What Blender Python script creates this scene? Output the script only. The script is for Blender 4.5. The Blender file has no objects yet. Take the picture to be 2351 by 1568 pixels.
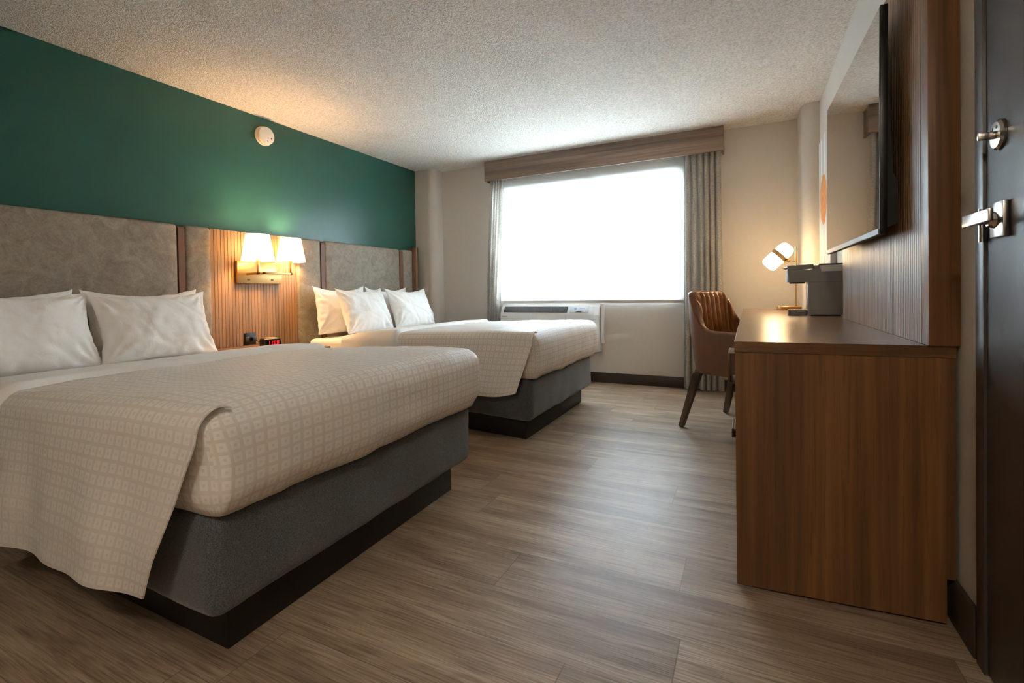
import bpy, bmesh, math, random
from mathutils import Vector, Matrix, noise
PI = math.pi
C = bpy.context.scene.collection
R = math.radians

# ------------------------------------------------------------------ helpers
def link_mesh(name, me, mat=None, parent=None, smooth=35):
    o = bpy.data.objects.new(name, me); C.objects.link(o)
    if mat:
        for m in (mat if isinstance(mat, (list, tuple)) else [mat]): me.materials.append(m)
    if smooth:
        for p in me.polygons: p.use_smooth = True
        me.set_sharp_from_angle(angle=R(smooth))
    if parent: o.parent = parent
    return o

def obj(name, bm, mat=None, parent=None, smooth=35):
    bmesh.ops.recalc_face_normals(bm, faces=bm.faces)
    me = bpy.data.meshes.new(name); bm.to_mesh(me); bm.free()
    return link_mesh(name, me, mat, parent, smooth)

def add_box(bm, x0, x1, y0, y1, z0, z1, bev=0.0, seg=2, mi=0, M=None):
    b = bmesh.new()
    bmesh.ops.create_cube(b, size=1)
    for v in b.verts:
        v.co = Vector(((x0+x1)/2+v.co.x*(x1-x0), (y0+y1)/2+v.co.y*(y1-y0), (z0+z1)/2+v.co.z*(z1-z0)))
    if bev > 0:
        bmesh.ops.bevel(b, geom=b.edges[:], offset=bev, segments=seg, affect='EDGES', profile=0.5)
    merge(bm, b, M, mi)

def merge(bm, b, M=None, mi=0):
    vs = {}
    for v in b.verts: vs[v.index if False else v] = bm.verts.new(M @ v.co if M else v.co)
    for f in b.faces:
        try:
            nf = bm.faces.new([vs[v] for v in f.verts]); nf.material_index = mi
        except ValueError: pass
    b.free()

def add_cyl(bm, p0, p1, r0, r1=None, n=24, mi=0, caps=True, bev=0):
    r1 = r0 if r1 is None else r1
    p0 = Vector(p0); p1 = Vector(p1); d = p1-p0; L = d.length
    prof = [(r0, 0), (r1, L)]
    if bev > 0: prof = [(r0-bev, 0), (r0-bev*.3, bev*.3), (r0, bev), (r1, L-bev), (r1-bev*.3, L-bev*.3), (r1-bev, L)]
    q = d.to_track_quat('Z', 'Y').to_matrix().to_4x4(); M = Matrix.Translation(p0) @ q
    add_lathe(bm, prof, n, M, mi, caps)

def add_lathe(bm, prof, n=32, M=None, mi=0, caps=True):
    rings = []
    for r, z in prof:
        ring = []
        for i in range(n):
            a = 2*PI*i/n; c = Vector((r*math.cos(a), r*math.sin(a), z))
            ring.append(bm.verts.new(M @ c if M else c))
        rings.append(ring)
    for a, b in zip(rings, rings[1:]):
        for i in range(n):
            j = (i+1) % n
            f = bm.faces.new((a[i], a[j], b[j], b[i])); f.material_index = mi
    if caps:
        f = bm.faces.new(rings[0][::-1]); f.material_index = mi
        f = bm.faces.new(rings[-1]); f.material_index = mi

def add_tube(bm, pts, r, n=10, mi=0):
    pts = [Vector(p) for p in pts]; rings = []
    for i, p in enumerate(pts):
        t = (pts[min(i+1, len(pts)-1)]-pts[max(i-1, 0)]).normalized()
        q = t.to_track_quat('Z', 'Y').to_matrix()
        rings.append([bm.verts.new(p+q @ Vector((r*math.cos(2*PI*k/n), r*math.sin(2*PI*k/n), 0))) for k in range(n)])
    for a, b in zip(rings, rings[1:]):
        for i in range(n):
            j = (i+1) % n; f = bm.faces.new((a[i], a[j], b[j], b[i])); f.material_index = mi
    bm.faces.new(rings[0][::-1]); bm.faces.new(rings[-1])

def add_prism(bm, poly, axis, a, b, mi=0):
    """poly: 2-D points in the plane perpendicular to axis ('x': (y,z), 'y': (x,z), 'z': (x,y))"""
    def P(p, t):
        return {'x': (t, p[0], p[1]), 'y': (p[0], t, p[1]), 'z': (p[0], p[1], t)}[axis]
    v0 = [bm.verts.new(P(p, a)) for p in poly]; v1 = [bm.verts.new(P(p, b)) for p in poly]
    n = len(poly)
    for i in range(n):
        j = (i+1) % n; f = bm.faces.new((v0[i], v0[j], v1[j], v1[i])); f.material_index = mi
    f = bm.faces.new(v0[::-1]); f.material_index = mi
    f = bm.faces.new(v1); f.material_index = mi

def grid(fn, nu, nv, uvfn=None, closed_u=False):
    """fn(u,v)->Vector ; returns bmesh"""
    bm = bmesh.new(); uvl = bm.loops.layers.uv.new('UVMap') if uvfn else None
    V = [[bm.verts.new(fn(i/nu, j/nv)) for j in range(nv+1)] for i in range(nu+(0 if closed_u else 1))]
    for i in range(nu):
        for j in range(nv):
            i2 = (i+1) % nu if closed_u else i+1
            f = bm.faces.new((V[i][j], V[i2][j], V[i2][j+1], V[i][j+1]))
            if uvfn:
                for l, (a, b) in zip(f.loops, ((i, j), (i+1, j), (i+1, j+1), (i, j+1))):
                    l[uvl].uv = uvfn(a/nu, b/nv)
    return bm

def rbox_pts(dx, dy, dz, r, step=0.03):
    """faces of a rounded box centred on origin -> bmesh with verts on surface, plus stores the flat position"""
    bm = bmesh.new()
    def lin(L):
        n = max(4, int(L/step)); pts = [-L/2+L*i/n for i in range(n+1)]
        extra = []
        for k in (0.15, .4, .7): extra += [-L/2+r*k, L/2-r*k]
        pts = sorted(set(round(p, 5) for p in pts+extra)); out = [pts[0]]
        for p in pts[1:]:
            if p-out[-1] > r*.08: out.append(p)
        out[-1] = L/2
        return out
    X, Y, Z = lin(dx), lin(dy), lin(dz)
    cache = {}
    def vert(p):
        k = tuple(round(c, 5) for c in p)
        if k not in cache: cache[k] = bm.verts.new(p)
        return cache[k]
    for A, B, ax in ((X, Y, 2), (Y, Z, 0), (X, Z, 1)):
        for s in (-1, 1):
            for i in range(len(A)-1):
                for j in range(len(B)-1):
                    q = []
                    for a, b in ((A[i], B[j]), (A[i+1], B[j]), (A[i+1], B[j+1]), (A[i], B[j+1])):
                        if ax == 2: p = (a, b, s*dz/2)
                        elif ax == 0: p = (s*dx/2, a, b)
                        else: p = (a, s*dy/2, b)
                        q.append(vert(p))
                    bm.faces.new(q)
    return bm

def round_pt(p, h, r):
    """h half dims; r either float or (rxy, rz)"""
    i = Vector([max(-h[k]+r, min(h[k]-r, p[k])) for k in range(3)])
    d = p-i
    if d.length < 1e-9: return p.copy(), Vector((0, 0, 1))
    n = d.normalized()
    cnt = sum(1 for k in range(3) if abs(d[k]) > 1e-6)
    if cnt == 1: return p.copy(), n
    return i+n*r, n

def tagit(o, label=None, cat=None, group=None, kind=None):
    if label: o['label'] = label
    if cat: o['category'] = cat
    if group: o['group'] = group
    if kind: o['kind'] = kind
    return o

def thing(name, label, cat, loc=(0, 0, 0), rotz=0, group=None):
    o = bpy.data.objects.new(name, None); C.objects.link(o)
    o.location = loc; o.rotation_euler = (0, 0, rotz); o.empty_display_size = .1
    return tagit(o, label, cat, group)

def struct(name, bm, m, parent=None, smooth=35):
    o = obj(name, bm, m, parent, smooth)
    if not parent: o['kind'] = 'structure'
    return o

def fbm(p, s, oct=3):
    v = 0; a = 1; t = 0
    for _ in range(oct):
        v += a*noise.noise(Vector(p)*s); t += a; a *= .5; s *= 2.1
    return v/t

# ------------------------------------------------------------------ materials
def srgb(r, g, b):
    f = lambda c: (c/255/12.92) if c/255 <= .04045 else ((c/255+.055)/1.055)**2.4
    return (f(r), f(g), f(b), 1)

class Mat:
    def __init__(s, name, col=(.8, .8, .8, 1), rough=.5, metal=0, **kw):
        s.m = bpy.data.materials.new(name); s.m.use_nodes = True
        s.t = s.m.node_tree; s.b = s.t.nodes['Principled BSDF']
        s.b.inputs['Base Color'].default_value = col
        s.b.inputs['Roughness'].default_value = rough
        s.b.inputs['Metallic'].default_value = metal
        for k, v in kw.items(): s.b.inputs[k.replace('_', ' ')].default_value = v
    def n(s, typ, **kw):
        nd = s.t.nodes.new(typ)
        for k, v in kw.items():
            if hasattr(nd, k) and not k[0].isupper(): setattr(nd, k, v)
            else: nd.inputs[k.replace('_', ' ')].default_value = v
        return nd
    def l(s, a, b): s.t.links.new(a, b)
    def coord(s, scale=(1, 1, 1), kind='Object', rot=(0, 0, 0)):
        tc = s.n('ShaderNodeTexCoord'); mp = s.n('ShaderNodeMapping')
        mp.inputs['Scale'].default_value = scale; mp.inputs['Rotation'].default_value = rot
        s.l(tc.outputs[kind], mp.inputs['Vector']); return mp.outputs['Vector']
    def noise(s, vec, scale, detail=3, rough=.5, dist=0):
        nd = s.n('ShaderNodeTexNoise', Scale=scale, Detail=detail, Roughness=rough, Distortion=dist)
        s.l(vec, nd.inputs['Vector']); return nd.outputs['Fac']
    def ramp(s, fac, stops):
        nd = s.n('ShaderNodeValToRGB'); e = nd.color_ramp.elements
        e[0].position, e[0].color = stops[0]; e[1].position, e[1].color = stops[1]
        for p, c in stops[2:]:
            x = e.new(p); x.color = c
        s.l(fac, nd.inputs['Fac']); return nd.outputs['Color']
    def mix(s, a, b, fac, mode='MIX'):
        nd = s.n('ShaderNodeMix'); nd.data_type = 'RGBA'; nd.blend_type = mode
        for sock, v in ((nd.inputs[6], a), (nd.inputs[7], b), (nd.inputs[0], fac)):
            if isinstance(v, (tuple, float, int)): sock.default_value = v
            else: s.l(v, sock)
        return nd.outputs[2]
    def math(s, op, a, b=None, c=None):
        nd = s.n('ShaderNodeMath', operation=op)
        for i, v in enumerate((a, b, c)):
            if v is None: continue
            if isinstance(v, (float, int)): nd.inputs[i].default_value = v
            else: s.l(v, nd.inputs[i])
        return nd.outputs[0]
    def col(s, c): s.l(c, s.b.inputs['Base Color']); return s
    def bump(s, h, strength=.3, dist=.002):
        nd = s.n('ShaderNodeBump', Strength=strength, Distance=dist); s.l(h, nd.inputs['Height'])
        s.l(nd.outputs['Normal'], s.b.inputs['Normal']); return s

def wood(name, light, dark, axis='z', rough=.42, scale=1.0, bandscale=7, amt=.5):
    m = Mat(name, light, rough)
    st = {'x': (.045, 1, 1), 'y': (1, .045, 1), 'z': (1, 1, .045)}[axis]
    v = m.coord(tuple(c*scale for c in st))
    big = m.noise(v, bandscale, 3, .55, .6)
    v2 = m.coord(tuple(c*scale for c in {'x': (.02, 1, 1), 'y': (1, .02, 1), 'z': (1, 1, .02)}[axis]))
    fine = m.noise(v2, 120, 3, .6)
    mid = m.noise(v2, 34, 2, .5, .3)
    c1 = m.ramp(big, [(.36, dark), (.62, light)])
    c2 = m.mix(c1, tuple(c*.55 for c in dark[:3])+(1,), m.math('MULTIPLY', m.math('GREATER_THAN', m.math('MULTIPLY', fine, 1), .56), amt*.55), 'MIX')
    c3 = m.mix(c2, m.ramp(mid, [(.35, (.72, .72, .72, 1)), (.65, (1.12, 1.12, 1.12, 1))]), 1.0, 'MULTIPLY')
    m.col(c3); m.bump(fine, .12, .0006)
    return m.m

def fabric(name, a, b, scale=500, rough=.9, bs=.25, sheen=.2):
    m = Mat(name, a, rough)
    v = m.coord()
    n1 = m.noise(v, scale, 2, .6); n2 = m.noise(v, 6, 3)
    c = m.ramp(n1, [(.38, b), (.62, a)])
    c = m.mix(c, m.ramp(n2, [(.3, (.88, .88, .88, 1)), (.7, (1.06, 1.06, 1.06, 1))]), 1.0, 'MULTIPLY')
    m.col(c); m.bump(n1, bs, .0008); m.b.inputs['Sheen Weight'].default_value = sheen
    return m.m

M_green = Mat('green_paint', srgb(40, 88, 77), .30)
_v = M_green.coord(); M_green.bump(M_green.noise(_v, 220, 2), .25, .0008)
M_green.b.inputs['Specular IOR Level'].default_value = .45
M_green = M_green.m

def wallpaper(name, c):
    m = Mat(name, c, .75)
    v1 = m.coord((1, 1, .25)); v2 = m.coord((.25, .25, 1))
    a = m.noise(v1, 420, 2); b = m.noise(v2, 420, 2)
    s = m.math('ADD', a, b)
    m.col(m.mix(c, tuple(x*.86 for x in c[:3])+(1,), m.math('MULTIPLY', m.math('SUBTRACT', s, .75), 1.2)))
    m.bump(s, .15, .0006); return m.m
M_wall = wallpaper('beige_wallcovering', srgb(216, 208, 198))

M_ceil = Mat('popcorn_ceiling', srgb(226, 218, 206), .95)
_v = M_ceil.coord(); _n = M_ceil.noise(_v, 85, 3, .65)
_vo = M_ceil.n('ShaderNodeTexVoronoi', Scale=130.0); M_ceil.l(_v, _vo.inputs['Vector'])
_h = M_ceil.math('ADD', M_ceil.math('MULTIPLY', _n, 1.4), M_ceil.math('MULTIPLY', _vo.outputs['Distance'], -.6))
M_ceil.col(M_ceil.ramp(_n, [(.34, srgb(208, 200, 189)), (.60, srgb(243, 237, 228))]))
M_ceil.bump(_h, .9, .008); M_ceil = M_ceil.m

M_floor = Mat('vinyl_planks', (.3, .2, .1, 1), .36)
def build_floor():
    m = M_floor
    tc = m.n('ShaderNodeTexCoord'); sp = m.n('ShaderNodeSeparateXYZ'); m.l(tc.outputs['Object'], sp.inputs[0])
    x, y = sp.outputs[0], sp.outputs[1]
    PW, PL = .2155, 1.22
    ry = m.math('DIVIDE', m.math('SUBTRACT', y, 1.155-20*PW), PW)
    row = m.math('FLOOR', ry); fy = m.math('FRACT', ry)
    off = m.math('MULTIPLY', m.math('SINE', m.math('MULTIPLY', row, 12.9898)), 43.7585)
    off = m.math('FRACT', off)
    rx = m.math('ADD', m.math('DIVIDE', m.math('ADD', x, 20), PL), off)
    colx = m.math('FLOOR', rx); fx = m.math('FRACT', rx)
    cid = m.n('ShaderNodeCombineXYZ'); m.l(row, cid.inputs[0]); m.l(colx, cid.inputs[1])
    wn = m.n('ShaderNodeTexWhiteNoise'); wn.noise_dimensions = '2D'; m.l(cid.outputs[0], wn.inputs['Vector'])
    rnd = wn.outputs['Value']
    cv = m.n('ShaderNodeCombineXYZ')
    m.l(m.math('ADD', m.math('MULTIPLY', x, .10), m.math('MULTIPLY', rnd, 37.0)), cv.inputs[0])
    m.l(m.math('ADD', y, m.math('MULTIPLY', rnd, 11.0)), cv.inputs[1])
    v = cv.outputs[0]
    big = m.noise(v, 9, 4, .6, .8)
    # cathedral grain: rings of a distorted noise
    ringn = m.noise(v, 5.5, 2, .5, .35)
    rings = m.math('SINE', m.math('MULTIPLY', ringn, 150))
    cv2 = m.n('ShaderNodeCombineXYZ')
    m.l(m.math('ADD', m.math('MULTIPLY', x, .03), m.math('MULTIPLY', rnd, 17.0)), cv2.inputs[0]); m.l(y, cv2.inputs[1])
    fine = m.noise(cv2.outputs[0], 190, 3, .65)
    c = m.ramp(big, [(.32, srgb(146, 124, 102)), (.5, srgb(176, 154, 130)), (.68, srgb(196, 176, 153))])
    c = m.mix(c, (.55, .50, .45, 1), m.math('MULTIPLY', m.math('MAXIMUM', rings, 0), .22), 'MULTIPLY')
    c = m.mix(c, m.ramp(fine, [(.36, (.60, .57, .54, 1)), (.58, (1.10, 1.10, 1.10, 1))]), 1.0, 'MULTIPLY')
    tint = m.ramp(rnd, [(0.0, (.86, .84, .82, 1)), (1.0, (1.10, 1.10, 1.08, 1))])
    c = m.mix(c, tint, 1.0, 'MULTIPLY')
    ey = m.math('MINIMUM', fy, m.math('SUBTRACT', 1, fy)); ex = m.math('MINIMUM', fx, m.math('SUBTRACT', 1, fx))
    e = m.math('MAXIMUM', m.math('LESS_THAN', ey, .005), m.math('LESS_THAN', ex, .0011))
    c = m.mix(c, srgb(84, 66, 50), m.math('MULTIPLY', e, .6))
    m.col(c)
    h = m.math('ADD', m.math('MULTIPLY', fine, .6), m.math('MULTIPLY', rings, .12))
    h = m.math('SUBTRACT', h, m.math('MULTIPLY', e, .6))
    m.bump(h, .35, .0012)
    rr = m.n('ShaderNodeMapRange'); m.l(fine, rr.inputs[0]); rr.inputs[3].default_value = .30; rr.inputs[4].default_value = .48
    m.l(rr.outputs[0], m.b.inputs['Roughness'])
build_floor(); M_floor = M_floor.m

M_desk = wood('walnut_laminate_vertical', srgb(142, 98, 56), srgb(112, 75, 42), 'z', .42)
M_deskh = wood('walnut_laminate_crosswise', srgb(140, 98, 58), srgb(110, 75, 44), 'x', .36)
M_desktop = wood('walnut_laminate_top', srgb(150, 108, 72), srgb(122, 84, 54), 'y', .27)
M_slat = wood('walnut_slats', srgb(162, 122, 80), srgb(136, 100, 64), 'z', .42)
M_val = wood('valance_wood', srgb(150, 130, 115), srgb(120, 101, 89), 'x', .5, bandscale=11)
M_ns = wood('nightstand_wood', srgb(150, 100, 58), srgb(120, 76, 42), 'y', .4)
M_post = wood('headboard_post_wood', srgb(140, 108, 80), srgb(106, 80, 58), 'z', .5)
M_slat2 = wood('light_walnut_slats', srgb(172, 132, 90), srgb(158, 118, 78), 'z', .42, amt=.25)
M_groove = Mat('dark_groove_backing', srgb(84, 56, 36), .7).m  # darker brown backing between the slats
M_base = Mat('dark_vinyl_baseboard', srgb(62, 52, 46), .45).m
M_black = Mat('black_laminate', srgb(26, 23, 22), .55).m
M_blackpl = Mat('black_plastic', srgb(20, 19, 19), .35).m
M_boxfab = fabric('charcoal_stretch_fabric', srgb(104, 107, 111), srgb(64, 66, 70), 330, .85, .5, .3)
M_strap = Mat('brown_leather_strap', srgb(108, 70, 42), .5)
M_strap.bump(M_strap.noise(M_strap.coord(), 300, 2), .2, .0005); M_strap = M_strap.m

m = Mat('taupe_suede_vinyl', srgb(150, 138, 122), .6)
v = m.coord(); n1 = m.noise(v, 9, 5, .68, 1.6); n2 = m.noise(v, 38, 4, .7, 2.2)
m.col(m.mix(m.ramp(n1, [(.32, srgb(128, 116, 100)), (.68, srgb(160, 149, 133))]), m.ramp(n2, [(.36, (.84, .84, .83, 1)), (.5, (.98, .98, .97, 1)), (.66, (1.10, 1.09, 1.06, 1))]), 1.0, 'MULTIPLY'))
m.bump(n2, .15, .001); M_suede = m.m

def linen(name, c=srgb(232, 228, 222), wr=26, st=.55):
    m = Mat(name, c, .72)
    v = m.coord()
    a = m.noise(v, wr, 3, .55, .5); b = m.noise(v, 700, 2)
    m.bump(m.math('ADD', a, m.math('MULTIPLY', b, .04)), st, .008)
    m.b.inputs['Sheen Weight'].default_value = .15
    return m.m
M_pillow = linen('white_pillow_cotton', srgb(247, 245, 241), 13, .7)
M_sheet = linen('white_sheet_cotton', srgb(246, 244, 240), 17, .45)

# coverlet: small woven squares laid out in metres along the cloth (UV)
m = Mat('coverlet_square_weave', srgb(225, 216, 204), .5)
tc = m.n('ShaderNodeTexCoord'); sp = m.n('ShaderNodeSeparateXYZ'); m.l(tc.outputs['UV'], sp.inputs[0])
P = .0335
fu = m.math('ABSOLUTE', m.math('SUBTRACT', m.math('FRACT', m.math('DIVIDE', sp.outputs[0], P)), .5))
fv = m.math('ABSOLUTE', m.math('SUBTRACT', m.math('FRACT', m.math('DIVIDE', sp.outputs[1], .0385)), .5))
mx = m.math('MAXIMUM', fu, fv)
outer = m.math('LESS_THAN', mx, .355); inner = m.math('LESS_THAN', mx, .11)
mask = m.math('SUBTRACT', outer, inner)
m.col(m.mix(srgb(229, 222, 213), srgb(244, 239, 232), mask))
rr = m.n('ShaderNodeMapRange'); m.l(mask, rr.inputs[0]); rr.inputs[3].default_value = .62; rr.inputs[4].default_value = .42
m.l(rr.outputs[0], m.b.inputs['Roughness'])
_v = m.coord(); wn = m.noise(_v, 15, 3, .5, .4)
cr = m.noise(m.coord((.25, 3, 1)), 22, 2, .5, .8)
m.bump(m.math('ADD', m.math('MULTIPLY', mask, .035), m.math('ADD', m.math('MULTIPLY', wn, .8), m.math('MULTIPLY', cr, .25))), .5, .007)
m.b.inputs['Sheen Weight'].default_value = .1
M_cover = m.m

M_curtain = fabric('grey_boucle_curtain', srgb(242, 238, 232), srgb(184, 179, 172), 200, .95, .5, .3)
M_brass = Mat('brushed_brass', srgb(196, 160, 106), .34, 1.0)
M_brass.bump(M_brass.noise(M_brass.coord((1, .05, 1)), 600, 2), .1, .0003); M_brass = M_brass.m
M_dbrass = Mat('antique_brass_pull', srgb(118, 94, 62), .45, 1.0).m
M_nickel = Mat('satin_nickel', srgb(196, 190, 182), .25, 1.0).m
M_door = Mat('dark_brown_door_paint', srgb(78, 72, 70), .33, Specular_IOR_Level=.8)
M_door.bump(M_door.noise(M_door.coord(), 330, 3), .35, .0009); M_door = M_door.m
M_frame = Mat('dark_brown_frame_paint', srgb(74, 66, 62), .35).m
m = Mat('cognac_leather', srgb(146, 88, 50), .3)
v = m.coord(); m.col(m.ramp(m.noise(v, 14, 3), [(.3, srgb(150, 92, 48)), (.7, srgb(184, 120, 66))]))
m.bump(m.noise(v, 420, 2), .18, .0006); M_leather = m.m
m = Mat('outer_brown_leather', srgb(128, 92, 72), .5)
v = m.coord(); m.bump(m.noise(v, 420, 2), .18, .0006); M_leather2 = m.m
M_rim = Mat('rim_leather', srgb(138, 90, 58), .38).m
M_leg = wood('chair_leg_wood', srgb(120, 100, 84), srgb(92, 74, 60), 'z', .5)
M_grey = Mat('grey_plastic', srgb(150, 147, 145), .38)
M_grey.bump(M_grey.noise(M_grey.coord(), 900, 2), .15, .0004); M_grey = M_grey.m
M_dgrey = Mat('dark_grey_plastic', srgb(70, 66, 64), .4).m
M_white = Mat('white_plastic', srgb(228, 228, 228), .4).m
M_offwhite = Mat('alarm_plastic', srgb(226, 216, 200), .45).m
M_acgrille = Mat('ac_grille_grey', srgb(120, 124, 128), .5).m
M_tvscreen = Mat('tv_screen_glass', srgb(10, 10, 11), .03, Specular_IOR_Level=1.0, Coat_Weight=1.0, Coat_Roughness=.02, Coat_IOR=1.75).m
M_clear = Mat('clear_tank_plastic', (.95, .93, .90, 1), .15, Alpha=.8).m

def emis(name, c, s):
    m = bpy.data.materials.new(name); m.use_nodes = True; t = m.node_tree
    t.nodes.remove(t.nodes['Principled BSDF']); e = t.nodes.new('ShaderNodeEmission')
    e.inputs[0].default_value = c; e.inputs[1].default_value = s
    t.links.new(e.outputs[0], t.nodes['Material Output'].inputs[0]); return m
def translucent(name, c, f=.5, em=None):
    m = bpy.data.materials.new(name); m.use_nodes = True; t = m.node_tree
    t.nodes.remove(t.nodes['Principled BSDF'])
    a = t.nodes.new('ShaderNodeBsdfDiffuse'); b = t.nodes.new('ShaderNodeBsdfTranslucent'); x = t.nodes.new('ShaderNodeMixShader')
    a.inputs[0].default_value = c; b.inputs[0].default_value = c; x.inputs[0].default_value = f
    t.links.new(a.outputs[0], x.inputs[1]); t.links.new(b.outputs[0], x.inputs[2])
    out = x.outputs[0]
    if em:
        e = t.nodes.new('ShaderNodeEmission'); e.inputs[0].default_value = em[0]; e.inputs[1].default_value = em[1]
        ad = t.nodes.new('ShaderNodeAddShader'); t.links.new(out, ad.inputs[0]); t.links.new(e.outputs[0], ad.inputs[1]); out = ad.outputs[0]
    t.links.new(out, t.nodes['Material Output'].inputs[0]); return m

# ------------------------------------------------------------------ room constants (metres)
H = 2.44; XL = -3.617; XR = .522; D = 4.926; YB = -1.5
YC = 4.74            # front of the left corner column
DAY = .76            # daylight scale

# floor / ceiling
bm = bmesh.new(); add_box(bm, XL-.15, XR+.15, YB-.15, D+.2, -.1, 0); struct('floor', bm, M_floor, smooth=0)
bm = bmesh.new(); add_box(bm, XL-.15, XR+.15, YB-.15, D+.2, H, H+.1); struct('ceiling', bm, M_ceil, smooth=0)
bm = bmesh.new(); add_box(bm, XL-.12, XL, YB-.12, D+.18, 0, H); struct('wall_left', bm, M_green, smooth=0)
bm = bmesh.new(); add_box(bm, XL, XR, YB-.12, YB, 0, H); struct('wall_back', bm, M_wall, smooth=0)
# right wall with a door opening (door 0.70 .. 1.604)
DY0, DY1, DZ = .62, 1.600, 2.06
bm = bmesh.new()
add_box(bm, XR, XR+.12, DY1, D+.18, 0, H); add_box(bm, XR, XR+.12, YB-.12, DY0, 0, H); add_box(bm, XR, XR+.12, DY0, DY1, DZ, H)
struct('wall_right', bm, M_wall, smooth=0)
# window wall with opening
WX0, WX1, WZ0, WZ1 = -2.56, -.56, .86, 2.125
bm = bmesh.new()
add_box(bm, XL, WX0, D, D+.18, 0, H); add_box(bm, WX1, XR, D, D+.18, 0, H)
add_box(bm, WX0, WX1, D, D+.18, 0, WZ0); add_box(bm, WX0, WX1, D, D+.18, WZ1, H)
struct('wall_window', bm, M_wall, smooth=0)
# columns in the two far corners, rounded
def arc(cx, cy, r, a0, a1, n=12): return [(cx+r*math.cos(R(a0+(a1-a0)*i/n)), cy+r*math.sin(R(a0+(a1-a0)*i/n))) for i in range(n+1)]
bm = bmesh.new(); rr_ = .09; cx = -3.345
add_prism(bm, [(XL, D), (XL, YC)]+arc(cx-rr_, YC+rr_, rr_, -90, 0)+[(cx, D)], 'z', 0, H)
struct('wall_left_column', bm, M_wall)
bm = bmesh.new(); cx = .398; yc = 4.53; rr_ = .10
add_prism(bm, [(cx, D)]+arc(cx+rr_, yc+rr_, rr_, 180, 270)+[(XR, yc), (XR, D)], 'z', 0, H)
struct('wall_right_column', bm, M_wall)
# baseboards
bm = bmesh.new(); add_box(bm, -3.345, .398, D-.012, D, 0, .105, .003); struct('baseboard_window', bm, M_base)
bm = bmesh.new(); add_box(bm, XR-.012, XR, DY1+.012, 4.53, 0, .13, .003); struct('baseboard_right', bm, M_base)
bm = bmesh.new(); add_box(bm, XL, XL+.012, YB, YC, 0, .105, .003); struct('baseboard_left', bm, M_base)

# window unit (aluminium frame, mullion, glass)
w = bpy.data.objects.new('window_1', None); C.objects.link(w); w.location = (0, 0, 0); w['kind'] = 'structure'
bm = bmesh.new(); f = .05; y0, y1 = D+.08, D+.13
add_box(bm, WX0, WX0+f, y0, y1, WZ0, WZ1); add_box(bm, WX1-f, WX1, y0, y1, WZ0, WZ1)
add_box(bm, WX0+f, WX1-f, y0, y1, WZ0, WZ0+f); add_box(bm, WX0+f, WX1-f, y0, y1, WZ1-f, WZ1)
add_box(bm, -1.50, -1.43, y0, y1, WZ0+f, WZ1-f)
obj('window_frame', bm, Mat('aluminium_frame', srgb(190, 190, 190), .4).m, w)
mg = bpy.data.materials.new('window_glass'); mg.use_nodes = True; t = mg.node_tree; t.nodes.remove(t.nodes['Principled BSDF'])
tr = t.nodes.new('ShaderNodeBsdfTransparent'); gl = t.nodes.new('ShaderNodeBsdfGlossy'); gl.inputs['Roughness'].default_value = .02
fr = t.nodes.new('ShaderNodeFresnel'); mxn = t.nodes.new('ShaderNodeMixShader')
t.links.new(fr.outputs[0], mxn.inputs[0]); t.links.new(tr.outputs[0], mxn.inputs[1]); t.links.new(gl.outputs[0], mxn.inputs[2])
t.links.new(mxn.outputs[0], t.nodes['Material Output'].inputs[0])
bm = bmesh.new(); add_box(bm, WX0+f, -1.50, D+.102, D+.108, WZ0+f, WZ1-f); obj('pane', bm, mg, w, 0)
bm = bmesh.new(); add_box(bm, -1.43, WX1-f, D+.102, D+.108, WZ0+f, WZ1-f); obj('pane', bm, mg, w, 0)

# roller shade
bl = thing('roller_shade', 'white translucent roller shade pulled down over the bright window', 'window shade', (-1.54, D-.032, .83))
M_blind = translucent('backlit_shade_fabric', (.86, .87, .86, 1), .5, ((.93, .97, 1, 1), 0.0))
bm = bmesh.new()
add_box(bm, -.965, 1.01, -.002, .002, .03, 1.47)
sf = obj('shade_fabric', bm, M_blind, bl, 0)
bm = bmesh.new(); add_box(bm, -.965, 1.01, -.009, .009, 0, .030, .003); obj('bottom_bar', bm, Mat('shade_bar', srgb(196, 192, 184), .5).m, bl)
bm = bmesh.new(); add_cyl(bm, (-.965, .0, 1.49), (1.01, .0, 1.49), .028); obj('roller_tube', bm, M_white, bl)

# valance box
va = thing('window_valance', 'brown woodgrain box valance above the window', 'valance', (-1.425, D-.085, 2.21))
bm = bmesh.new(); add_box(bm, -1.235, 1.235, -.085, -.067, 0, .222, .0015); obj('front_board', bm, M_val, va)
for s in (-1, 1):
    bm = bmesh.new(); x = s*1.226; add_box(bm, x-.009, x+.009, -.0665, .083, 0, .222, .0015); obj('end_board', bm, M_val, va)

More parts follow.
